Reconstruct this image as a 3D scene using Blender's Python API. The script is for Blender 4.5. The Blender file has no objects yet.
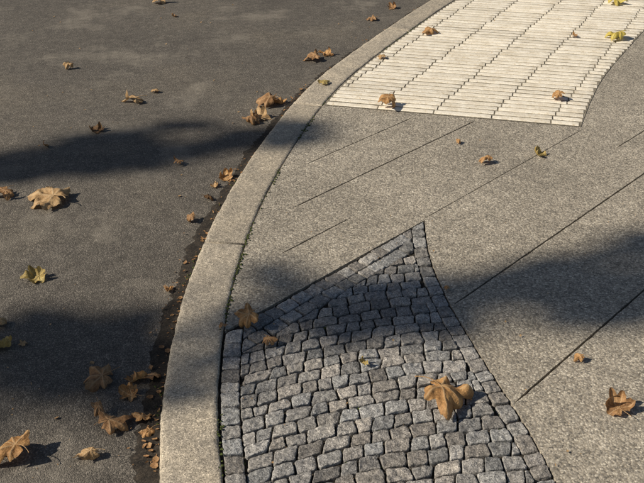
import bpy, bmesh, math, random
from mathutils import Vector, Matrix, noise as mn
R = random.Random(7)
COL = bpy.context.collection
PI = math.pi

# ------------------------------------------------------------------ helpers
def N3(x, y, z=0.0):
    return mn.noise(Vector((x, y, z)))

def mesh_obj(name, verts, faces, mat=None, smooth=False, parent=None):
    me = bpy.data.meshes.new(name)
    me.from_pydata(verts, [], faces)
    me.validate()
    me.update()
    if smooth:
        for p in me.polygons:
            p.use_smooth = True
    ob = bpy.data.objects.new(name, me)
    COL.objects.link(ob)
    if mat:
        me.materials.append(mat)
    if parent:
        ob.parent = parent
    return ob

def catmull(pts, step):
    P = [Vector(p) for p in pts]
    P = [P[0]*2-P[1]] + P + [P[-1]*2-P[-2]]
    out = []
    for i in range(1, len(P)-2):
        a, b, c, d = P[i-1], P[i], P[i+1], P[i+2]
        n = max(2, int((c-b).length/step))
        for k in range(n):
            t = k/n
            out.append(0.5*((2*b)+(c-a)*t+(2*a-5*b+4*c-d)*t*t+(3*b-a-3*c+d)*t*t*t))
    out.append(P[-2])
    return out

def resample(pl, step):
    out = [pl[0].copy()]
    acc = 0.0
    nxt = step
    for a, b in zip(pl, pl[1:]):
        L = (b-a).length
        if L < 1e-9: continue
        while acc+L >= nxt:
            out.append(a.lerp(b, (nxt-acc)/L))
            nxt += step
        acc += L
    return out

def offset(pl, d):
    """positive d = to the left of travel"""
    out = []
    for i, p in enumerate(pl):
        a = pl[max(0, i-1)]; b = pl[min(len(pl)-1, i+1)]
        t = (b-a).normalized()
        out.append(p+Vector((-t.y, t.x))*d)
    return out

class NT:
    def __init__(s, name):
        s.m = bpy.data.materials.new(name)
        s.m.use_nodes = True
        s.t = s.m.node_tree
        s.b = s.t.nodes['Principled BSDF']
        s.b.inputs['Roughness'].default_value = 0.85
        s.b.inputs['Specular IOR Level'].default_value = 0.3
    def n(s, typ, **kw):
        nd = s.t.nodes.new(typ)
        for k, v in kw.items():
            setattr(nd, k, v)
        return nd
    def l(s, a, b):
        s.t.links.new(a, b)
    def coord(s):
        return s.n('ShaderNodeTexCoord').outputs['Object']
    def noise(s, vec, scale, detail=4, rough=0.6):
        nd = s.n('ShaderNodeTexNoise')
        nd.inputs['Scale'].default_value = scale
        nd.inputs['Detail'].default_value = detail
        nd.inputs['Roughness'].default_value = rough
        s.l(vec, nd.inputs['Vector'])
        return nd.outputs['Fac']
    def vor(s, vec, scale, feature='F1', rnd=1.0):
        nd = s.n('ShaderNodeTexVoronoi', feature=feature)
        nd.inputs['Scale'].default_value = scale
        nd.inputs['Randomness'].default_value = rnd
        s.l(vec, nd.inputs['Vector'])
        return nd
    def ramp(s, fac, stops, interp='LINEAR'):
        nd = s.n('ShaderNodeValToRGB')
        cr = nd.color_ramp
        cr.interpolation = interp
        while len(cr.elements) < len(stops):
            cr.elements.new(0.5)
        for e, (p, c) in zip(cr.elements, stops):
            e.position = p
            if isinstance(c, (int, float)): c = (c, c, c)
            e.color = (c[0], c[1], c[2], 1)
        s.l(fac, nd.inputs['Fac'])
        return nd.outputs['Color']
    def mix(s, a, b, fac=0.5, mode='MIX'):
        nd = s.n('ShaderNodeMix', data_type='RGBA', blend_type=mode)
        for sock, val in ((nd.inputs[6], a), (nd.inputs[7], b)):
            if isinstance(val, tuple): sock.default_value = (*val[:3], 1)
            elif isinstance(val, (int, float)): sock.default_value = (val, val, val, 1)
            else: s.l(val, sock)
        if isinstance(fac, (int, float)): nd.inputs[0].default_value = fac
        else: s.l(fac, nd.inputs[0])
        return nd.outputs[2]
    def math(s, op, a, b=0.0):
        nd = s.n('ShaderNodeMath', operation=op)
        for sock, val in ((nd.inputs[0], a), (nd.inputs[1], b)):
            if isinstance(val, (int, float)): sock.default_value = val
            else: s.l(val, sock)
        return nd.outputs[0]
    def bump(s, h, dist, strength=1.0, normal=None):
        nd = s.n('ShaderNodeBump')
        nd.inputs['Distance'].default_value = dist
        nd.inputs['Strength'].default_value = strength
        s.l(h, nd.inputs['Height'])
        if normal: s.l(normal, nd.inputs['Normal'])
        return nd.outputs['Normal']
    def attr(s, name):
        nd = s.n('ShaderNodeAttribute')
        nd.attribute_name = name
        return nd
    def red(s, col):
        sp = s.n('ShaderNodeSeparateColor'); s.l(col, sp.inputs[0])
        return sp.outputs[0]
    def done(s, col, nrm=None, rough=None):
        if isinstance(col, tuple): s.b.inputs['Base Color'].default_value = (*col, 1)
        else: s.l(col, s.b.inputs['Base Color'])
        if nrm: s.l(nrm, s.b.inputs['Normal'])
        if rough is not None:
            if isinstance(rough, (int, float)): s.b.inputs['Roughness'].default_value = rough
            else: s.l(rough, s.b.inputs['Roughness'])
        return s.m

# ------------------------------------------------------------------ materials
def mat_asphalt():
    m = NT('asphalt'); c = m.coord()
    v = m.vor(c, 250)
    g = m.ramp(m.red(v.outputs['Color']), [(0.0, (.070, .064, .055)), (.5, (.114, .102, .087)), (.82, (.145, .13, .11)), (1, (.25, .225, .19))])
    big = m.noise(c, .8, 3, .6)
    g = m.mix(g, m.ramp(big, [(.3, (.80, .80, .81)), (.5, (1, 1, 1)), (.7, (1.25, 1.22, 1.15))]), 1, 'MULTIPLY')
    mid = m.noise(c, 17, 4, .75)
    g = m.mix(g, m.ramp(mid, [(.3, .74), (.7, 1.22)]), 1, 'MULTIPLY')
    # pale sandy stains and dust
    st = m.noise(c, 2.1, 5, .72)
    g = m.mix(g, (.34, .305, .25), m.ramp(st, [(.54, 0), (.72, .5)]))
    h = m.ramp(v.outputs['Distance'], [(0, 1), (.6, 0)])
    return m.done(g, m.bump(h, .0020, .8), .8)

def mat_slab():
    m = NT('exposed_aggregate_slab'); c = m.coord()
    wn = m.n('ShaderNodeTexNoise'); wn.inputs['Scale'].default_value = 110; wn.inputs['Detail'].default_value = 1; m.l(c, wn.inputs['Vector'])
    va = m.n('ShaderNodeVectorMath', operation='SCALE'); m.l(wn.outputs['Color'], va.inputs[0]); va.inputs['Scale'].default_value = .007
    vb = m.n('ShaderNodeVectorMath', operation='ADD'); m.l(c, vb.inputs[0]); m.l(va.outputs[0], vb.inputs[1])
    v = m.vor(vb.outputs[0], 140)
    g = m.ramp(m.red(v.outputs['Color']), [(0, (.17, .156, .132)), (.2, (.28, .254, .213)), (.5, (.375, .337, .277)), (.8, (.45, .403, .325)), (1, (.60, .55, .455))])
    g = m.mix(g, (.23, .198, .152), m.ramp(v.outputs['Distance'], [(.42, 0), (.75, .7)]))
    v2 = m.vor(c, 320)
    g = m.mix(g, m.ramp(m.red(v2.outputs['Color']), [(0, .52), (.5, 1), (1, 1.3)]), .7, 'MULTIPLY')
    big = m.noise(c, 1.7, 3, .65)
    g = m.mix(g, m.ramp(big, [(.3, .82), (.7, 1.15)]), 1, 'MULTIPLY')
    mid = m.noise(c, 15, 4, .75)
    g = m.mix(g, m.ramp(mid, [(.3, .78), (.7, 1.17)]), 1, 'MULTIPLY')
    h = m.ramp(v.outputs['Distance'], [(.1, 1), (.8, 0)])
    return m.done(g, m.bump(h, .0013, .8), .75)

def mat_granite(name, base, lo=.6, hi=1.5, bumpd=.002):
    m = NT(name); c = m.coord()
    v = m.vor(c, 320)
    f = m.ramp(m.red(v.outputs['Color']), [(0, .38), (.22, .75), (.6, 1.0), (.86, 1.25), (1, 1.9)])
    g = m.mix(base, f, .85, 'MULTIPLY')
    n2 = m.noise(c, 48, 4, .75)
    g = m.mix(g, m.ramp(n2, [(.3, lo), (.7, hi)]), .8, 'MULTIPLY')
    n3 = m.noise(c, 5, 3, .7)
    g = m.mix(g, m.ramp(n3, [(.3, (.76, .76, .77)), (.7, (1.18, 1.15, 1.10))]), 1, 'MULTIPLY')
    g = m.mix(g, m.attr('tone').outputs['Color'], 1, 'MULTIPLY')
    return m.done(g, m.bump(n2, bumpd*3, .8), .72)

def mat_dirt(name, c0, c1, scale=60, bd=.006):
    m = NT(name); c = m.coord()
    n1 = m.noise(c, scale, 4, .75)
    g = m.ramp(n1, [(.3, c0), (.7, c1)])
    v = m.vor(c, 260)
    g = m.mix(g, m.ramp(m.red(v.outputs['Color']), [(0, .5), (.6, 1), (1, 1.9)]), .7, 'MULTIPLY')
    return m.done(g, m.bump(n1, bd), .9)

def mat_tactile():
    m = NT('tactile_concrete'); c = m.coord()
    v = m.vor(c, 260)
    g = m.ramp(m.red(v.outputs['Color']), [(0, (.73, .67, .56)), (.4, (.83, .77, .66)), (1, (.88, .83, .73))])
    n1 = m.noise(c, 9, 4, .7)
    g = m.mix(g, m.ramp(n1, [(.3, (.84, .81, .75)), (.58, (1.03, 1.03, 1.02))]), 1, 'MULTIPLY')
    n2 = m.noise(c, 55, 3, .7)
    g = m.mix(g, m.ramp(n2, [(.32, (.76, .71, .62)), (.48, (1, 1, 1))]), .8, 'MULTIPLY')
    g = m.mix(g, m.attr('tone').outputs['Color'], 1, 'MULTIPLY')
    return m.done(g, m.bump(n2, .0012), .8)

def mat_leaf(name, dark, mid, light, vein):
    m = NT(name); c = m.coord()
    n1 = m.noise(c, 26, 4, .7)
    g = m.ramp(n1, [(.28, dark), (.5, mid), (.72, light)])
    n2 = m.noise(c, 190, 2, .7)
    g = m.mix(g, m.ramp(n2, [(.3, .6), (.7, 1.2)]), .8, 'MULTIPLY')
    a = m.attr('vein')
    g = m.mix(g, vein, m.math('MULTIPLY', a.outputs['Fac'], .6))
    ed = m.attr('edge')
    g = m.mix(g, tuple(x*.55 for x in dark), m.math('MULTIPLY', ed.outputs['Fac'], .6))
    m.done(g, m.bump(m.mix(n1, n2, .5), .004), .6)
    tr = m.n('ShaderNodeBsdfTranslucent'); m.l(g, tr.inputs['Color'])
    mx = m.n('ShaderNodeMixShader'); mx.inputs[0].default_value = .22
    out = m.t.nodes['Material Output']
    m.l(m.b.outputs[0], mx.inputs[1]); m.l(tr.outputs[0], mx.inputs[2]); m.l(mx.outputs[0], out.inputs['Surface'])
    return m.m

M_ASPH = mat_asphalt()
M_SLAB = mat_slab()
M_KERB = mat_granite('kerb_granite', (.395, .355, .292), .68, 1.35)
M_COB = mat_granite('cobble_granite', (.275, .272, .264), .45, 1.6, bumpd=.0034)
M_JOINT = mat_dirt('joint_dirt', (.016, .014, .011), (.05, .042, .031))
M_TAR = mat_dirt('gutter_tar', (.010, .009, .008), (.050, .040, .030), 40)
M_TACT = mat_tactile()
M_TBASE = mat_dirt('tactile_bedding', (.14, .12, .09), (.30, .27, .21), 40, .002)
M_MOSS = mat_dirt('moss', (.03, .045, .012), (.10, .12, .035), 90)
LEAFM = {
 'o': mat_leaf('leaf_orange', (.26, .13, .048), (.53, .29, .115), (.68, .43, .19), (.70, .51, .29)),
 'b': mat_leaf('leaf_brown', (.18, .092, .04), (.40, .222, .10), (.56, .355, .175), (.60, .42, .24)),
 't': mat_leaf('leaf_tan', (.31, .18, .083), (.54, .35, .17), (.66, .465, .25), (.67, .51, .31)),
 'y': mat_leaf('leaf_yellow', (.44, .32, .06), (.66, .53, .12), (.74, .64, .2), (.75, .66, .3)),
 'g': mat_leaf('leaf_olive', (.28, .19, .05), (.50, .37, .13), (.61, .49, .2), (.58, .5, .25)),
 'd': mat_leaf('leaf_dark', (.07, .038, .018), (.16, .088, .04), (.28, .17, .08), (.34, .22, .12)),
}

# ------------------------------------------------------------------ layout curves (metres, camera foot at origin)
KERB_IN = [(1.7, -7.0), (.75, -3.2), (.22, -.8), (-.05, .5), (-.2, 1.2), (-.264, 1.668), (-.296, 1.88), (-.318, 2.1), (-.328, 2.38), (-.317, 2.72),
           (-.266, 3.21), (-.153, 3.80), (.0, 4.40), (.19, 4.93), (.53, 5.66), (1.006, 6.596), (1.75, 7.9), (3.0, 9.7), (5.2, 12.2), (9.0, 15.6), (14, 19)]
KW = .165
kin = resample(catmull(KERB_IN, .05), .02)
ROAD_Z = -.05
D = Vector((.688, .725)); NN = Vector((-.725, .688))     # slab joint direction / normal
def jp(nv, s):
    return D*s + NN*nv

def sideY(pl, y):
    for a, b in zip(pl, pl[1:]):
        if a.y <= y <= b.y:
            return a.lerp(b, (y-a.y)/(b.y-a.y)).x
    return pl[-1].x

# ------------------------------------------------------------------ road and ground
road = mesh_obj('road', [(-150, -150, ROAD_Z), (150, -150, ROAD_Z), (150, 150, ROAD_Z), (-150, 150, ROAD_Z)], [(0, 1, 2, 3)], M_ASPH)

# ------------------------------------------------------------------ pavement (solid sheet, cut by real joints)
def prism(poly, z0, z1):
    n = len(poly)
    vs = [(p[0], p[1], z0) for p in poly]+[(p[0], p[1], z1) for p in poly]
    fs = [tuple(range(n-1, -1, -1)), tuple(range(n, 2*n))]
    for i in range(n):
        j = (i+1) % n
        fs.append((i, j, n+j, n+i))
    return vs, fs

def area(poly):
    return .5*sum(poly[i][0]*poly[(i+1) % len(poly)][1]-poly[(i+1) % len(poly)][0]*poly[i][1] for i in range(len(poly)))
def ccw(poly):
    return poly if area(poly) > 0 else poly[::-1]

def boolean(ob, cutter, op):
    md = ob.modifiers.new('b', 'BOOLEAN'); md.operation = op; md.object = cutter; md.solver = 'EXACT'
    dg = bpy.context.evaluated_depsgraph_get()
    me = bpy.data.meshes.new_from_object(ob.evaluated_get(dg))
    ob.modifiers.clear()
    old = ob.data; ob.data = me
    bpy.data.meshes.remove(old)
    cm = cutter.data
    bpy.data.objects.remove(cutter); bpy.data.meshes.remove(cm)

kin_s = resample(kin, .08)
pav_poly = ccw([(p.x+.004, p.y) for p in kin_s]+[(16, 19), (16, -7)])
vs, fs = prism(pav_poly, -.045, 0.0)
pav = mesh_obj('pavement', vs, fs, M_SLAB)

# cobbled wedge outline
CR = [(.420, 3.118), (.412, 2.95), (.414, 2.79), (.445, 2.52), (.502, 2.246), (.562, 1.992), (.598, 1.831), (.622, 1.668), (.66, 1.35), (.70, .9)]
cr = resample(catmull(CR, .05), .03)          # travels downwards
cob_left = [p for p in kin if .85 < p.y < 2.28]
hole = ccw([(p.x-.02, p.y) for p in cob_left[::3]]+[(-.345, 2.326)]+[tuple(cr[0]+Vector((0, .002)))]+[(p.x, p.y) for p in cr]+[(.70, .85)])
vs, fs = prism(hole, -.09, .05)
boolean(pav, mesh_obj('cut', vs, fs), 'DIFFERENCE')

def slit(nv, s0, s1, w, seed):
    st = .03 if nv > .9 else .25
    n = max(2, int((s1-s0)/st))
    a = []; b = []
    for i in range(n+1):
        s = s0+(s1-s0)*i/n
        k = min(1, min(i, n-i)*.5+.25)
        a.append(tuple(jp(nv-w*k*(.5+.32*N3(s*22, seed)), s)))
        b.append(tuple(jp(nv+w*k*(.5+.32*N3(s*22, seed+9)), s)))
    return ccw(a+b[::-1])
def proj(x, y): return Vector((x, y)).dot(D)
s_j1 = proj(.564, 1.992)
slits = [(.955, s_j1+.005, 4.5, .0075), (1.393, proj(.454, 2.515)+.0, 5, .0075),
          (1.853, proj(.43, 3.12), proj(1.30, 4.10), .0045),
          (2.312, proj(-.109, 3.226), proj(.78, 4.21), .0075),
          (2.575, proj(-.05, 3.62), proj(.44, 4.27), .006),
          (2.077, proj(-.153, 2.849), proj(.115, 3.147), .007),
          (1.62, proj(1.40, 3.88), 4.8, .006)]
k = .955-.455
while k > -6:
    slits.append((k, -3, 8, .007)); k -= .455
allv = []; allf = []
for i, (nv, a, b, w) in enumerate(slits):
    vs, fs = prism(slit(nv, a, b, w, i*3.1), -.03, .05)
    o = len(allv); allv += vs; allf += [tuple(q+o for q in f) for f in fs]
boolean(pav, mesh_obj('cut', allv, allf), 'DIFFERENCE')
if not pav.data.materials: pav.data.materials.append(M_SLAB)
bed = mesh_obj('bedding', [(-.2, .8, -.047), (16, -7, -.047), (16, 19, -.047), (9, 15, -.047), (-.2, 3, -.047)], [(0, 1, 2, 3, 4)], M_JOINT, parent=pav)
cobble_area = bpy.data.objects.new('cobblestone_paving', None); COL.objects.link(cobble_area)
nx, ny = 90, 170
gv = []; gf = []
for j in range(ny+1):
    for i in range(nx+1):
        x = -.335+1.06*i/nx; y = .8+2.36*j/ny
        gv.append((x, y, -.0125+.007*N3(x*14, y*14)+.004*N3(x*60, y*60)))
for j in range(ny):
    cy = gv[j*(nx+1)][1]; lx = sideY(kin, cy)-.02
    for i in range(nx):
        a = j*(nx+1)+i
        cx = (gv[a][0]+gv[a+1][0])/2
        if (Vector((cx, cy)).dot(NN) < 1.88 and cx > lx):
            gf.append((a, a+1, a+nx+2, a+nx+1))
mesh_obj('joint_fill', gv, gf, M_JOINT, True, cobble_area)

# ------------------------------------------------------------------ cobblestones
kinr = [p for p in kin if .6 < p.y < 2.6]
kbound = [p+Vector((.006, 0)) for p in kinr][::-1]               # travels down, inside = left
diag = [jp(1.840, proj(1.2, 3.9)), jp(1.840, proj(-.9, 1.9))]
rb = cr[::-1]
rb = [p+Vector((-.003, 0)) for p in rb]+[rb[-1]+Vector((.002, .3))]
def halfplane(bound, off, c):
    best = None
    for a, b in zip(bound, bound[1:]):
        ab = b-a; t = max(0, min(1, (c-a).dot(ab)/ab.length_squared))
        q = a+ab*t; dd = (c-q).length
        if best is None or dd < best[0]:
            best = (dd, a, ab.normalized())
    _, a, t = best
    n = Vector((-t.y, t.x))
    return a+n*off, n
def clip(poly, cons):
    for bound, off in cons:
        if len(poly) < 3: return []
        c = sum(poly, Vector((0, 0)))/len(poly)
        p0, n = halfplane(bound, off, c)
        out = []
        for i in range(len(poly)):
            a = poly[i]; b = poly[(i+1) % len(poly)]
            da = (a-p0).dot(n); db = (b-p0).dot(n)
            if da >= 0: out.append(a)
            if (da >= 0) != (db >= 0): out.append(a.lerp(b, da/(da-db)))
        poly = out
    return poly
cells = []
BW = .060
def border(bound, o0, o1, cons, seed):
    pl = resample(bound, .004)
    n0 = offset(pl, o0); n1 = offset(pl, o1)
    rr = random.Random(seed)
    i = 0
    while True:
        j = i+int(rr.uniform(.05, .082)/.004)
        if j >= len(pl): break
        k = (i+j)//2
        jj = [rr.uniform(-.004, .004) for _ in range(8)]
        poly = [n0[i], n0[k], n0[j], n1[j]+(pl[j]-pl[j-1]).normalized()*jj[0], n1[k], n1[i]+(pl[i+1]-pl[i]).normalized()*jj[1]]
        poly = clip(poly, cons)
        if len(poly) >= 3: cells.append(poly)
        i = j
border(kbound, 0, BW, [(diag, 0)], 1)
border(rb, 0, BW*.9, [(diag, 0), (kbound, 0)], 2)
border(diag, 0, BW, [(rb, BW*.9), (kbound, BW)], 3)
border(diag, BW, BW*1.95, [(rb, BW*.9), (kbound, BW)], 4)
cons = [(kbound, BW), (diag, BW*1.95), (rb, BW*.9)]
RH = .054
def yb(j, x):
    return j*RH+.26*x-.22*(x-.12)**2+.010*N3(x*5, j*.8)+.004*N3(x*18, j*1.7)
rr = random.Random(11)
for j in range(10, 68):
    x = -.5+rr.uniform(0, .08)
    tl = 0
    while x < .85:
        w = rr.choice([.046, .052, .057, .062, .067, .073, .08])*rr.uniform(.93, 1.07)
        tr = rr.uniform(-.006, .006)
        xs = [x-tl, x+w/2, x+w-tr]
        bot = [Vector((q, yb(j, q))) for q in xs]
        top = [Vector((q, yb(j+1, q))) for q in (x+w+tr, x+w/2, x+tl)]
        pg = clip(bot+top, cons)
        if len(pg) >= 3 and area([tuple(p) for p in pg]) > .0007:
            cells.append(pg)
        x += w; tl = tr
sv = []; sf = []; tones = []
rr = random.Random(5)
NP = 28
for pg in cells:
    A = abs(area([tuple(p) for p in pg]))
    if A < .0006: continue
    c = sum(pg, Vector((0, 0)))/len(pg)
    if c.y < .95: continue
    gap = rr.uniform(.0016, .0034)
    pg = [c+(p-c)*(1-gap/max(.012, (p-c).length*.8)) for p in pg]
    closed = pg+[pg[0]]
    per = sum((b-a).length for a, b in zip(closed, closed[1:]))
    dn = []
    stepl = per/NP
    acc = 0; nxt = 0
    for a, b in zip(closed, closed[1:]):
        L = (b-a).length
        while nxt <= acc+L and len(dn) < NP:
            dn.append(a.lerp(b, (nxt-acc)/L if L > 1e-9 else 0)); nxt += stepl
        acc += L
    while len(dn) < NP: dn.append(closed[-1].copy())
    dn = [(dn[i-1]+dn[i]*3+dn[(i+1) % NP])/5 for i in range(NP)]
    sd = rr.uniform(0, 99)
    dn = [c+(p-c)*(1+.06*N3(p.x*55, p.y*55, sd)+.07*N3(p.x*160, p.y*160, sd)) for p in dn]
    hz = rr.uniform(-.003, .003); tx = rr.uniform(-.06, .06); ty = rr.uniform(-.06, .06)
    rings = [(1.0, -.03), (1.0, -.0042), (.988, -.0016), (.955, -.0002), (.88, .0002), (.72, .0003), (.5, .0004), (.27, .0004)]
    o = len(sv)
    for s, z in rings:
        for p in dn:
            q = c+(p-c)*s
            dz = 0 if z < -.02 else .0030*N3(q.x*38, q.y*38, sd)+.0036*N3(q.x*95, q.y*95, sd)
            sv.append((q.x, q.y, z+hz+dz+(q.x-c.x)*tx+(q.y-c.y)*ty))
    sv.append((c.x, c.y, .0004+hz+.0030*N3(c.x*38, c.y*38, sd)+.0036*N3(c.x*95, c.y*95, sd)))
    nr = len(rings)
    for k in range(nr-1):
        for i in range(NP):
            j = (i+1) % NP
            sf.append((o+k*NP+i, o+k*NP+j, o+(k+1)*NP+j, o+(k+1)*NP+i))
    for i in range(NP):
        sf.append((o+(nr-1)*NP+i, o+(nr-1)*NP+(i+1) % NP, o+nr*NP))
    t = rr.uniform(.66, 1.3); w = rr.uniform(-.03, .06)
    tones += [(t*(1+w), t, t*(1-w), 1)]*(nr*NP+1)
cob = mesh_obj('stones', sv, sf, M_COB, True, cobble_area)
ca = cob.data.color_attributes.new('tone', 'FLOAT_COLOR', 'POINT')
for d, t in zip(ca.data, tones): d.color = t
bm = bmesh.new(); bm.from_mesh(cob.data); bmesh.ops.recalc_face_normals(bm, faces=bm.faces); bm.to_mesh(cob.data); bm.free()

# ------------------------------------------------------------------ kerb
kerb = bpy.data.objects.new('granite_kerb', None); COL.objects.link(kerb)
idx0 = min(range(len(kin)), key=lambda i: abs(kin[i].y-2.93))
step_n = int(1.5/.02)
starts = list(range(idx0 % step_n-step_n, len(kin), step_n))
kf = offset(kin, KW)
TOPZ = .004
prof = [(.0, -.04), (.0, -.003), (.0015, .0005), (.004, TOPZ-.001)]
for q in range(1, 13): prof.append((.004+(KW-.020)*q/13, TOPZ))
prof += [(KW-.013, TOPZ-.0008), (KW-.007, TOPZ-.0032), (KW-.0028, TOPZ-.0075), (KW-.0005, TOPZ-.013), (KW, TOPZ-.022), (KW+.002, -.11)]
kn = 0
for s in starts:
    a = max(0, s); b = min(len(kin)-1, s+step_n)
    if b-a < 4: continue
    kn += 1
    vs = []; fs = []
    pts = kin[a:b+1]; outs = kf[a:b+1]
    fine_pts = []
    for i in range(len(pts)-1):
        for h in range(2):
            fine_pts.append((pts[i].lerp(pts[i+1], h/2), (outs[i]-pts[i]).normalized()))
    gap = .0025
    n = len(fine_pts)
    m = len(prof)
    dzs = R.uniform(-.0015, .002)
    for i, (p, nrm) in enumerate(fine_pts):
        e = min(i, n-1-i)
        tt = Vector((nrm.y, -nrm.x))
        sh = gap if i == 0 else (-gap if i == n-1 else 0)
        for (u, z) in prof:
            q = p+nrm*(u+.004*N3(p.x*9, p.y*9, 3 if u < .05 else 8)+.003*N3(p.x*50, p.y*50, 2 if u < .05 else 6))+tt*sh
            dz = .0022*N3(q.x*16, q.y*16, 1)+.0012*N3(q.x*60, q.y*60, 4) if z > -.02 else 0
            if e == 0: dz -= .005
            vs.append((q.x, q.y, z+dz+(dzs if z > -.02 else 0)))
    for i in range(n-1):
        for k in range(m-1):
            o = i*m+k
            fs.append((o, o+1, o+m+1, o+m))
    fs.append(tuple(range(m-1, -1, -1))); fs.append(tuple((n-1)*m+k for k in range(m)))
    ob = mesh_obj('kerb_stone_%d' % kn, vs, fs, M_KERB, True, kerb)
    bm = bmesh.new(); bm.from_mesh(ob.data); bmesh.ops.recalc_face_normals(bm, faces=bm.faces); bm.to_mesh(ob.data); bm.free()
    ca = ob.data.color_attributes.new('tone', 'FLOAT_COLOR', 'POINT')
    t = R.uniform(.88, 1.1)
    for d in ca.data: d.color = (t, t*.99, t*.97, 1)

def strip(name, pl, w0, w1, z, mat, seed, crown=0.0):
    vs = []; fs = []
    m = 7
    for i, p in enumerate(pl):
        a = pl[max(0, i-1)]; b = pl[min(len(pl)-1, i+1)]
        t = (b-a).normalized(); n = Vector((-t.y, t.x))
        ww = w1+.020*N3(p.x*4, p.y*4, seed)+.018*N3(p.x*14, p.y*14, seed)+.018*N3(p.x*45, p.y*45, seed)
        ww = max(ww, w0+.006)
        for k in range(m):
            u = w0+(ww-w0)*k/(m-1)
            q = p+n*u
            zz = z+crown*(1-k/(m-1))**1.5+(.003*N3(q.x*50, q.y*50, seed) if k < m-1 else 0)
            if k == m-1: zz = z-.003
            vs.append((q.x, q.y, zz))
    for i in range(len(pl)-1):
        for k in range(m-1):
            o = i*m+k; fs.append((o, o+1, o+m+1, o+m))
    return mesh_obj(name, vs, fs, mat, True)
gp = resample(kf, .01)
gp = [p for p in gp if -2 < p.y < 12]
strip('gutter_dirt', gp, -.004, .066, ROAD_Z+.004, M_TAR, 5, .010)

# ------------------------------------------------------------------ tactile paving
tact = bpy.data.objects.new('tactile_paving', None); COL.objects.link(tact)
TB = Vector((math.cos(math.radians(-13.2)), math.sin(math.radians(-13.2))))   # bar direction
TN = Vector((-TB.y, TB.x))
T0 = Vector((0.0, 4.414))
right = catmull([(1.31, 4.108), (1.48, 4.52), (1.687, 4.952), (2.183, 5.812), (2.75, 6.75), (3.3, 7.6)], .05)
right = [Vector((1.25, 3.9))]+right
PITCH = .060
def hit(pl, d):
    for a, b in zip(pl, pl[1:]):
        da = (a-T0).dot(TN)-d; db = (b-T0).dot(TN)-d
        if da <= 0 <= db or db <= 0 <= da:
            q = a.lerp(b, da/(da-db)); return (q-T0).dot(TB)
    return None
tv = []; tf = []; tt = []
rr = random.Random(3)
kt = [p for p in kin if 4.0 < p.y < 9.5]
nrows = 50
PER = 5
for r_ in range(nrows):
    d0 = .004+r_*PITCH
    d1 = d0+PITCH-.0095
    l = hit(kt, d0+.03); rt = hit(right, d0+.03)
    if l is None or rt is None: continue
    l += .012
    grp = r_//PER
    off = grp*PER*PITCH/math.tan(math.radians(75))
    ks = [l]
    J = .30
    q = math.floor((l-off)/J)*J+off+(r_ % PER)*.013
    while q < rt:
        qq = q+rr.uniform(-.004, .004)
        if qq > l+.03 and qq < rt-.03: ks.append(qq)
        q += J
    ks.append(rt+rr.uniform(-.008, .004))
    for a, b in zip(ks, ks[1:]):
        a2 = a+.004; b2 = b-.004
        if b2-a2 < .02: continue
        n = max(2, int((b2-a2)/.03))
        o = len(tv)
        hz = rr.uniform(-.0015, .0015)
        t = rr.uniform(.87, 1.05)
        js = rr.uniform(-.0015, .0015)
        PR = [(0, -.004), (.003, .0045), (.007, .0065), ((d1-d0)*.5, .007), (d1-d0-.007, .0065), (d1-d0-.003, .0045), (d1-d0, -.004)]
        for i in range(n+1):
            xx = a2+(b2-a2)*i/n
            for (u, z) in PR:
                e = .0022*N3(xx*25, r_*2.3+u*20)
                z2 = z-.002 if i in (0, n) else z
                p = T0+TB*xx+TN*(d0+u+e+js)
                tv.append((p.x, p.y, z2+hz+.0008*N3(p.x*40, p.y*40))); tt.append((t, t, t, 1))
        m = len(PR)
        for i in range(n):
            for k in range(m-1):
                f = o+i*m+k; tf.append((f, f+1, f+m+1, f+m))
        tf.append(tuple(o+k for k in range(m))[::-1]); tf.append(tuple(o+n*m+k for k in range(m)))
ob = mesh_obj('ribs', tv, tf, M_TACT, False, tact)
bm = bmesh.new(); bm.from_mesh(ob.data); bmesh.ops.recalc_face_normals(bm, faces=bm.faces); bm.to_mesh(ob.data); bm.free()
ca = ob.data.color_attributes.new('tone', 'FLOAT_COLOR', 'POINT')
for d, t in zip(ca.data, tt): d.color = t
bl = []; br = []
for i in range(0, 60):
    d = -.002+i*(nrows*PITCH)/60
    l = hit(kt, d); rt = hit(right, d)
    if l is None or rt is None: continue
    p = T0+TB*(l+.008)+TN*d; q = T0+TB*(rt+.004)+TN*d
    bl.append((p.x, p.y, .0025)); br.append((q.x, q.y, .0025))
n = len(bl)
mesh_obj('base', bl+br, [(i, n+i, n+i+1, i+1) for i in range(n-1)], M_TBASE, False, tact)

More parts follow.
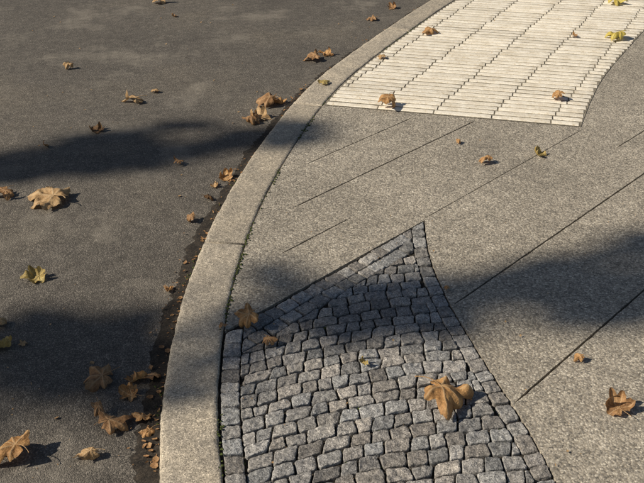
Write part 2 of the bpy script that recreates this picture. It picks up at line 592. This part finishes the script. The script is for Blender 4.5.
# ------------------------------------------------------------------ leaves
def leaf_geo(size, curl, seed, dome=True, na=120, nr=11, crink=1.0, narrow=1.0):
    """maple / plane type leaf: five broad toothed lobes, veins, dried, partly folded and curled"""
    rr = random.Random(seed)
    lobes = []
    for ang, ln, w in ((90, 1.0, 28), (90+49, .94, 28), (90-49, .94, 28), (90+102, .70, 32), (90-102, .70, 32)):
        ang += rr.uniform(-6, 6); ln *= rr.uniform(.82, 1.1)
        lobes.append((ang, ln, w))
    teeth = []
    for a, ln, w in lobes:
        for s in (-1, 1):
            teeth.append((a+s*rr.uniform(9, 13), ln*rr.uniform(.80, .90), 7))
            if ln > .6: teeth.append((a+s*rr.uniform(17, 22), ln*rr.uniform(.62, .74), 6))
    def rad(a):
        r = .46
        for an, ln, w in lobes:
            d = abs((a-an+180) % 360-180)
            if d < w: r = max(r, ln*(1-(d/w)**1.1*.48))
        for an, ln, w in teeth:
            d = abs((a-an+180) % 360-180)
            if d < w: r = max(r, ln*(1-(d/w)*.26))
        d = abs((a-270+180) % 360-180)
        if d < 30: r = min(r, .14+.38*d/30)
        return r
    vs = [(0, 0, 0)]; ve = [1.0]; ed = [0.0]
    ph = rr.uniform(0, 6.28); ph2 = rr.uniform(0, 6.28)
    curl = curl*.50
    # a dried leaf folds along one off-centre crease
    fa = rr.uniform(0, 3.14); fo = rr.uniform(-.25, .25); fb = rr.uniform(.05, .36)*min(1.4, curl+.2)
    # one or two lobes roll over hard
    roll = [(rr.choice(lobes)[0], rr.uniform(.8, 2.2)*min(1, curl+.2)*rr.choice((1, 1, -1))) for _ in range(2)]
    for j in range(1, nr+1):
        for i in range(na):
            a = 360*i/na
            r = rad(a)*j/nr
            th = math.radians(a)
            c = curl*(1+1.0*math.sin(th+ph)+.6*math.sin(3*th+ph2))
            for ra, rk in roll:
                d = abs((a-ra+180) % 360-180)
                c += rk*math.exp(-(d/26)**2)
            c = (c if abs(c) > .05 else .05)*(.18+1.0*(j/nr)**2)
            rho = math.sin(c*r)/c; z = (1-math.cos(c*r))/c
            x = rho*math.cos(th)*narrow; y = rho*math.sin(th)
            dmin = 9
            for an, ln, w in lobes:
                d = math.radians(abs((a-an+180) % 360-180))
                if d < 1.2: dmin = min(dmin, r*math.sin(d))
            v = math.exp(-(dmin/.022)**2)
            z -= .022*math.exp(-(dmin/.05)**2)
            z += crink*(.20*N3(x*2.2, y*2.2, seed)*min(1, r*2)+.12*N3(x*5, y*5, seed+5)*r+.05*N3(x*12, y*12, seed+5)*r)
            z += fb*abs(x*math.cos(fa)+y*math.sin(fa)-fo)
            vs.append((x, y, z)); ve.append(v); ed.append(max(0, (j/nr-.75)*4)*min(1, .3+.9*abs(N3(x*5, y*5, seed+2))))
    if dome:
        vs = [(x, y, -z) for x, y, z in vs]
    fs = []
    for i in range(na):
        k = (i+1) % na
        fs.append((0, 1+i, 1+k))
        for j in range(nr-1):
            o = 1+j*na
            fs.append((o+i, o+na+i, o+na+k, o+k))
    L = rr.uniform(.45, .75); bend = rr.uniform(-.35, .35)
    z0 = vs[0][2]
    o = len(vs); ns = 8
    for s in range(ns+1):
        t = s/ns
        cx = bend*t*t; cy = -L*t; cz = z0+(.10*math.sin(t*2.5))*(1 if dome else .6)
        rd = .015*(1-.3*t)+(.012 if s == ns else 0)
        for q in range(5):
            an = q*2*PI/5
            vs.append((cx+rd*math.cos(an), cy, cz+rd*math.sin(an))); ve.append(.6); ed.append(0)
    for s in range(ns):
        for q in range(5):
            w = (q+1) % 5
            fs.append((o+s*5+q, o+s*5+w, o+s*5+5+w, o+s*5+5+q))
    sc = size/1.75
    vs = [(x*sc, y*sc, z*sc) for x, y, z in vs]
    return vs, fs, ve, ed

def leaf(x, y, size, zg, kind='b', curl=1.0, rot=0.0, dome=True, tilt=0.0, crink=1.0, narrow=1.0, name='maple_leaf', seed=None):
    seed = seed if seed is not None else R.randint(1, 9999)
    vs, fs, ve, ed = leaf_geo(size, curl, seed, dome, crink=crink, narrow=narrow)
    rm = Matrix.Rotation(math.radians(rot), 3, 'Z') @ Matrix.Rotation(math.radians(tilt), 3, 'X') @ Matrix.Rotation(math.radians(R.uniform(-6, 6)), 3, 'Y')
    vs = [tuple(rm @ Vector(v)) for v in vs]
    zs = sorted(v[2] for v in vs)
    mz = zs[int(len(zs)*.015)]
    vs = [(v[0], v[1], max(v[2]-mz, 0)) for v in vs]
    ob = mesh_obj(name, vs, fs, LEAFM[kind], True)
    ob.location = (x, y, zg+.002)
    for nm, arr in (('vein', ve), ('edge', ed)):
        at = ob.data.attributes.new(nm, 'FLOAT', 'POINT')
        at.data.foreach_set('value', arr)
    return ob

RS = 1.03   # ratio used for points surveyed on the lower road level
def rl(x, y, s, kind='b', **k): leaf(x*RS, y*RS, s*RS*1.12, ROAD_Z, kind, **k)
rl(-1.135, 3.27, .22, 't', curl=.9, rot=70, crink=1.4, seed=12)
rl(-1.36, 3.337, .12, 'b', curl=1.6, rot=160)
rl(-1.028, 2.671, .115, 'g', curl=1.6, rot=110, dome=False, crink=1.6, narrow=.7)
rl(-1.075, 2.367, .07, 't', curl=1.3, rot=20)
rl(-1.03, 2.262, .09, 'g', curl=1.6, rot=200, dome=False)
rl(-.965, 2.27, .035, 't', curl=1, rot=60)
rl(-.669, 2.085, .12, 'b', curl=1.1, rot=100)
rl(-.574, 2.094, .085, 'o', curl=1.3, rot=250, dome=False)
rl(-.515, 2.09, .07, 'b', curl=1.7, rot=30)
rl(-.569, 2.019, .075, 'o', curl=1.6, rot=80, dome=False)
rl(-.645, 1.935, .095, 'b', curl=1.6, rot=200, narrow=.5)
rl(-.605, 1.880, .11, 'b', curl=1.2, rot=300)
rl(-.515, 1.905, .065, 'o', curl=1.5, rot=10)
rl(-.485, 1.855, .07, 'o', curl=1.2, rot=140, narrow=.7)
rl(-.830, 1.758, .13, 'o', curl=1.1, rot=75)
rl(-.628, 1.756, .10, 't', curl=1.7, rot=95, narrow=.5)
rl(-1.123, 4.043, .10, 'd', curl=1.4, rot=40, dome=False)
rl(-1.002, 4.444, .15, 't', curl=1.0, rot=80, narrow=.6)
rl(-.924, 4.598, .06, 't', curl=1.2, rot=10)
rl(-1.505, 5.006, .10, 't', curl=1.4, rot=120, narrow=.6)
rl(-1.332, 3.857, .07, 'b', curl=1.4, rot=190, narrow=.6, dome=False)
rl(-.656, 3.652, .06, 'b', curl=1.3, rot=60)
rl(-.430, 3.494, .085, 'o', curl=1.3, rot=10, dome=False)
rl(-1.226, 6.510, .13, 't', curl=1.5, rot=230)
rl(-1.043, 6.131, .06, 'b', curl=1.5, rot=130, dome=False)
rl(-.278, 4.40, .16, 'b', curl=1.5, rot=60)
rl(-.235, 4.45, .12, 'o', curl=1.4, rot=150, dome=False)
rl(-.325, 4.20, .14, 't', curl=1.4, rot=20, dome=False)
rl(-.365, 4.16, .10, 'b', curl=1.6, rot=200)
rl(-.040, 5.174, .14, 'b', curl=1.6, rot=100)
rl(.03, 5.25, .10, 'o', curl=1.6, rot=10, dome=False)
rl(.36, 6.05, .10, 'b', curl=1.6, rot=100)
rl(.52, 6.35, .10, 'b', curl=1.6, rot=30, dome=False)
rl(-.530, 3.104, .06, 'b', curl=1.5, rot=100)
rl(-.548, 2.598, .05, 'o', curl=1.5, rot=190, dome=False)
rl(-.49, 3.299, .06, 'd', curl=1.5, rot=300)
rl(-.475, 3.42, .05, 't', curl=1.5, rot=300, dome=False)
# pavement side
leaf(-.241, 2.378, .12, .006, 'o', curl=1.1, rot=120, seed=77)
leaf(-.330, 2.361, .045, .006, 'b', curl=1.3, rot=20)
leaf(-.175, 2.273, .07, .008, 'b', curl=1.4, rot=220)
leaf(.017, 4.728, .10, .006, 'g', curl=.8, rot=60)
leaf(.353, 4.385, .15, .008, 'o', curl=1.2, rot=170)
leaf(.722, 5.719, .15, .008, 'o', curl=1.4, rot=150)
leaf(.370, 5.194, .08, .008, 't', curl=1.5, rot=150)
leaf(1.285, 4.474, .12, .008, 'o', curl=1.3, rot=50)
leaf(1.034, 3.752, .10, .002, 'g', curl=1.3, rot=60, dome=False)
leaf(.766, 3.674, .10, .002, 'o', curl=1.0, rot=90, narrow=.7)
leaf(.446, 2.592, .05, .002, 'o', curl=1.3, rot=10, narrow=.5)
leaf(.813, 2.189, .06, .002, 'o', curl=1.3, rot=80, narrow=.7)
leaf(.865, 1.948, .12, .002, 'b', curl=1.4, rot=20, dome=False)
leaf(.350, 2.000, .205, .008, 'o', curl=1.2, rot=235, crink=1.3, seed=41)
leaf(1.669, 5.629, .06, .008, 'o', curl=1.3, rot=80, dome=False)
leaf(1.939, 5.585, .18, .008, 'y', curl=.8, rot=80)
leaf(2.174, 6.482, .18, .008, 'y', curl=.8, rot=180)
leaf(.663, 3.905, .06, .002, 'o', curl=1.5, rot=180, narrow=.6)
leaf(.135, 2.163, .05, .008, 'g', curl=1.5, rot=30, dome=False, narrow=.6)

# litter: crumbled leaf fragments, seeds and twigs (one object)
lv = []; lf = []
rr = random.Random(21)
def frag(x, y, z, s):
    n = rr.randint(4, 7); o = len(lv); a0 = rr.uniform(0, 6.28)
    tx = rr.uniform(-.5, .5); ty = rr.uniform(-.5, .5); el = rr.uniform(.3, 1)
    for i in range(n):
        a = a0+i*2*PI/n; r = s*rr.uniform(.55, 1)
        dx = r*math.cos(a); dy = r*math.sin(a)*el
        ca_, sa_ = math.cos(a0), math.sin(a0)
        X = dx*ca_-dy*sa_; Y = dx*sa_+dy*ca_
        lv.append((x+X, y+Y, z+.0015+s*.35+X*tx+Y*ty if s > .004 else z+.001+s*.2+X*tx*.3+Y*ty*.3))
    lv.append((x, y, z+.0015+s*.15))
    for i in range(n): lf.append((o+i, o+(i+1) % n, o+n))
gpn = [p for p in kf if 1.2 < p.y < 8.5]
for _ in range(1300):
    i = rr.randrange(len(gpn)-1); p = gpn[i]; t = (gpn[i+1]-p).normalized(); n = Vector((-t.y, t.x))
    dens = .35+1.2*N3(p.x*2.2, p.y*2.2, 31)
    if rr.random() > dens+.2: continue
    q = p+n*(.004+abs(rr.gauss(0, .035)))
    frag(q.x, q.y, ROAD_Z+.006+.008*math.exp(-((q-p).length/.03)), rr.choice([.003, .003, .004, .004, .005, .006, .008, .010, .014]))
litter = mesh_obj('leaf_litter', lv, lf, LEAFM['b'])
lv = []; lf = []
for _ in range(900):
    y = rr.uniform(1.5, 7.5); x = rr.uniform(-.55*y-.1, .3*y-.5)
    if x > sideY(kf, y)-.05: continue
    if N3(x*1.5, y*1.5, 9) < rr.uniform(-.4, .3): continue
    frag(x, y, ROAD_Z, rr.choice([.002, .0025, .003, .004, .006, .009]))
for _ in range(380):
    y = rr.uniform(1.5, 7.0); x = rr.uniform(-.3, .5*y)
    if x < sideY(kin, y)+.02: continue
    frag(x, y, .004, rr.choice([.0015, .002, .0025, .0035, .005]))
mesh_obj('ground_debris', lv, lf, LEAFM['t'])

# moss in the joints (one object)
lv = []; lf = []
def tuft(x, y, z):
    s = rr.uniform(.002, .006)
    o = len(lv)
    for a in range(5):
        an = a*1.2566+rr.random()
        lv.append((x+s*math.cos(an), y+s*math.sin(an), z))
    lv.append((x, y, z+.001+s*.7))
    for a in range(5): lf.append((o+a, o+(a+1) % 5, o+5))
for _ in range(5000):
    i = rr.randrange(len(kin)-1); p = kin[i]
    if not (1.5 < p.y < 6.5): continue
    dens = N3(p.x*3, p.y*3, 77)+.35-(.0 if 2.4 < p.y < 3.6 else .3)
    if rr.random() > dens*2: continue
    tuft(p.x+.004+rr.gauss(0, .006), p.y+rr.uniform(-.01, .01), .002)
for _ in range(2600):
    i = rr.randrange(len(kf)-1); p = kf[i]
    if not (1.5 < p.y < 6.0): continue
    if N3(p.x*3, p.y*3, 47) < .05: continue
    tuft(p.x-.012+rr.gauss(0, .01), p.y+rr.uniform(-.01, .01), ROAD_Z+.012)
cents = [sum(pg, Vector((0, 0)))/len(pg) for pg in cells]
for _ in range(500):
    y = rr.uniform(1.5, 3.0); x = rr.uniform(-.3, .6)
    if Vector((x, y)).dot(NN) > 1.83 or x < sideY(kin, y)+.01 or N3(x*4, y*4, 15) < .15: continue
    if any((Vector((x, y))-c_).length < .022 for c_ in cents): continue
    tuft(x, y, -.008)
mesh_obj('joint_moss', lv, lf, M_MOSS, True)

# ------------------------------------------------------------------ sun direction
EL = math.radians(37)
az = Vector((-1, -.20)).normalized()
SD = Vector((az.x*math.cos(EL), az.y*math.cos(EL), math.sin(EL)))   # towards the sun

# ------------------------------------------------------------------ street trees (their crowns shade parts of the street)
M_BARK = mat_dirt('bark', (.06, .048, .036), (.17, .14, .11), 14, .03)
M_FOL = mat_leaf('autumn_foliage', (.05, .06, .015), (.11, .11, .025), (.22, .15, .03), (.3, .22, .08))
def tube(vs, fs, pts, radii, k=9):
    o = len(vs)
    for i, (p, r) in enumerate(zip(pts, radii)):
        a = pts[max(0, i-1)]; b = pts[min(len(pts)-1, i+1)]
        t = (b-a).normalized()
        u = t.orthogonal().normalized() if abs(t.z) < .9 else Vector((1, 0, 0))
        u = (u-t*u.dot(t)).normalized(); w = t.cross(u)
        for q in range(k):
            an = 2*PI*q/k
            rr_ = r*(1+.12*N3(q*1.7, i*.6))
            vs.append(tuple(p+(u*math.cos(an)+w*math.sin(an))*rr_))
    for i in range(len(pts)-1):
        for q in range(k):
            w_ = (q+1) % k
            fs.append((o+i*k+q, o+i*k+w_, o+i*k+k+w_, o+i*k+k+q))
def limb(vs, fs, a, b, r0, r1, sag=.3, seed=0):
    n = 9; pts = []; rd = []
    for i in range(n+1):
        t = i/n
        p = a.lerp(b, t)
        p = p+Vector((.25*N3(t*2, seed), .25*N3(t*2, seed+4), sag*math.sin(t*PI)))*min(1, t*3)
        pts.append(p); rd.append(r0+(r1-r0)*t)
    tube(vs, fs, pts, rd)
    return pts
def foliage(vs, fs, c, rad, n, rr, ls=.1):
    for _ in range(n):
        while True:
            d = Vector((rr.uniform(-1, 1), rr.uniform(-1, 1), rr.uniform(-1, 1)))
            if d.length < 1: break
        p = Vector((c.x+d.x*rad[0], c.y+d.y*rad[1], c.z+d.z*rad[2]))
        u = Vector((rr.gauss(0, 1), rr.gauss(0, 1), rr.gauss(0, .6))).normalized(); w = u.orthogonal().normalized()
        s = ls*rr.uniform(.6, 1.2); o = len(vs)
        for x, y in ((-.5, 0), (-.35, .45), (0, .3), (.4, .5), (.5, 0), (.3, -.35), (0, -.6), (-.4, -.4)):
            vs.append(tuple(p+u*x*s+w*y*s))
        fs.append(tuple(range(o, o+8)))
def shade_point(gx, gy, x):
    """point of the crown at distance x (west) whose shadow lands on the ground point (gx, gy)"""
    L = (x-gx)/SD.x
    return Vector((gx, gy, 0))+SD*L
def tree(base, H, crown, reach, seed, ncl=34):
    rr = random.Random(seed)
    root = bpy.data.objects.new('maple_tree', None); COL.objects.link(root)
    vs = []; fs = []; lvv = []; lff = []
    top = Vector((base.x+.2, base.y-.1, H*.62))
    pts = [Vector((base.x, base.y, ROAD_Z)), base+Vector((0, 0, .4)), base+Vector((.03, .02, 1.6)), base+Vector((.1, 0, H*.35)), top]
    tube(vs, fs, pts, [.36, .26, .23, .2, .14], 14)
    cc = Vector((base.x, base.y, H*.72))
    for i in range(ncl):
        d = Vector((rr.gauss(0, 1), rr.gauss(0, 1), rr.gauss(0, 1))).normalized()*rr.uniform(.45, 1)
        e = cc+Vector((d.x*crown[0], d.y*crown[1], d.z*crown[2]))
        st = pts[3].lerp(top, rr.uniform(0, 1))
        limb(vs, fs, st, e, .06, .012, .2, i)
        s = rr.uniform(.5, .9)
        foliage(lvv, lff, e, (s, s, s*.7), 150, rr, .14)
    for i, (pl, n) in enumerate(reach):
        st = pts[3].lerp(top, .5+.1*i)
        P = [st]+[p for p, _ in pl]
        for a, b in zip(P, P[1:]):
            limb(vs, fs, a, b, .045, .03, .12, 40+i)
        for q, (rad, dens) in pl:
            # several small sprays of leaves around the limb, with gaps between
            ns_ = 6
            for _ in range(ns_):
                cq = q+Vector((rr.uniform(-1, 1)*rad[0], rr.uniform(-.8, .8)*rad[1], rr.uniform(-1, 1)*rad[2]))
                limb(vs, fs, q, cq, .02, .008, .02, rr.randint(0, 99))
                foliage(lvv, lff, cq, (rad[0]*.55, rad[1]*.5, rad[2]*.55), int(n*dens/ns_), rr, .14)
    mesh_obj('trunk_and_limbs', vs, fs, M_BARK, True, root)
    mesh_obj('foliage', lvv, lff, M_FOL, False, root)

# lower band: road (left) -> thin over kerb and cobbles -> slabs (right)
b2 = [(shade_point(-1.45, 2.14, -15.0), ((.45, .36, .30), .95)), (shade_point(-.75, 2.32, -15.5), ((.42, .30, .26), .55)), (shade_point(.10, 2.50, -16.0), ((.42, .26, .22), .35)),
      (shade_point(.85, 2.60, -15.3), ((.42, .24, .20), .65)), (shade_point(1.6, 2.80, -15.0), ((.5, .28, .24), .85))]
# upper band: road, fading out at the kerb
b1 = [(shade_point(-2.6, 3.58, -16.6), ((.5, .28, .28), .95)), (shade_point(-1.75, 3.74, -16.2), ((.5, .30, .26), .85)), (shade_point(-1.0, 3.96, -16.5), ((.45, .26, .24), .65)), (shade_point(-.4, 4.10, -16.3), ((.3, .2, .2), .22))]
tree(Vector((-16, -6.9, 0)), 14, (3.2, 2.3, 3.4), [(b2, 210)], 4)
tree(Vector((-17, 13.0, 0)), 14, (3.4, 2.8, 3.4), [(b1, 210)], 9)

# ------------------------------------------------------------------ light
w = bpy.data.worlds.new('World'); bpy.context.scene.world = w; w.use_nodes = True
nt = w.node_tree
sky = nt.nodes.new('ShaderNodeTexSky'); sky.sky_type = 'NISHITA'; sky.sun_disc = False
sky.sun_elevation = EL; sky.sun_rotation = math.atan2(az.x, az.y)
bg = nt.nodes['Background']; bg.inputs['Strength'].default_value = .053
nt.links.new(sky.outputs[0], bg.inputs['Color'])
ld = bpy.data.lights.new('sun', 'SUN'); ld.energy = 5.0; ld.angle = math.radians(.45); ld.color = (1, .90, .75)
lo = bpy.data.objects.new('sun', ld); COL.objects.link(lo)
lo.rotation_euler = (-SD).to_track_quat('-Z', 'Y').to_euler()

# ------------------------------------------------------------------ camera
cd = bpy.data.cameras.new('camera'); cam = bpy.data.objects.new('camera', cd); COL.objects.link(cam)
cam.location = (0, 0, 1.7); cam.rotation_euler = (math.radians(60), 0, 0)
cd.sensor_width = 36; cd.lens = 36*868/644; cd.clip_start = .05; cd.clip_end = 600
sc = bpy.context.scene; sc.camera = cam
sc.view_settings.view_transform = 'Standard'; sc.view_settings.look = 'None'; sc.view_settings.exposure = 0
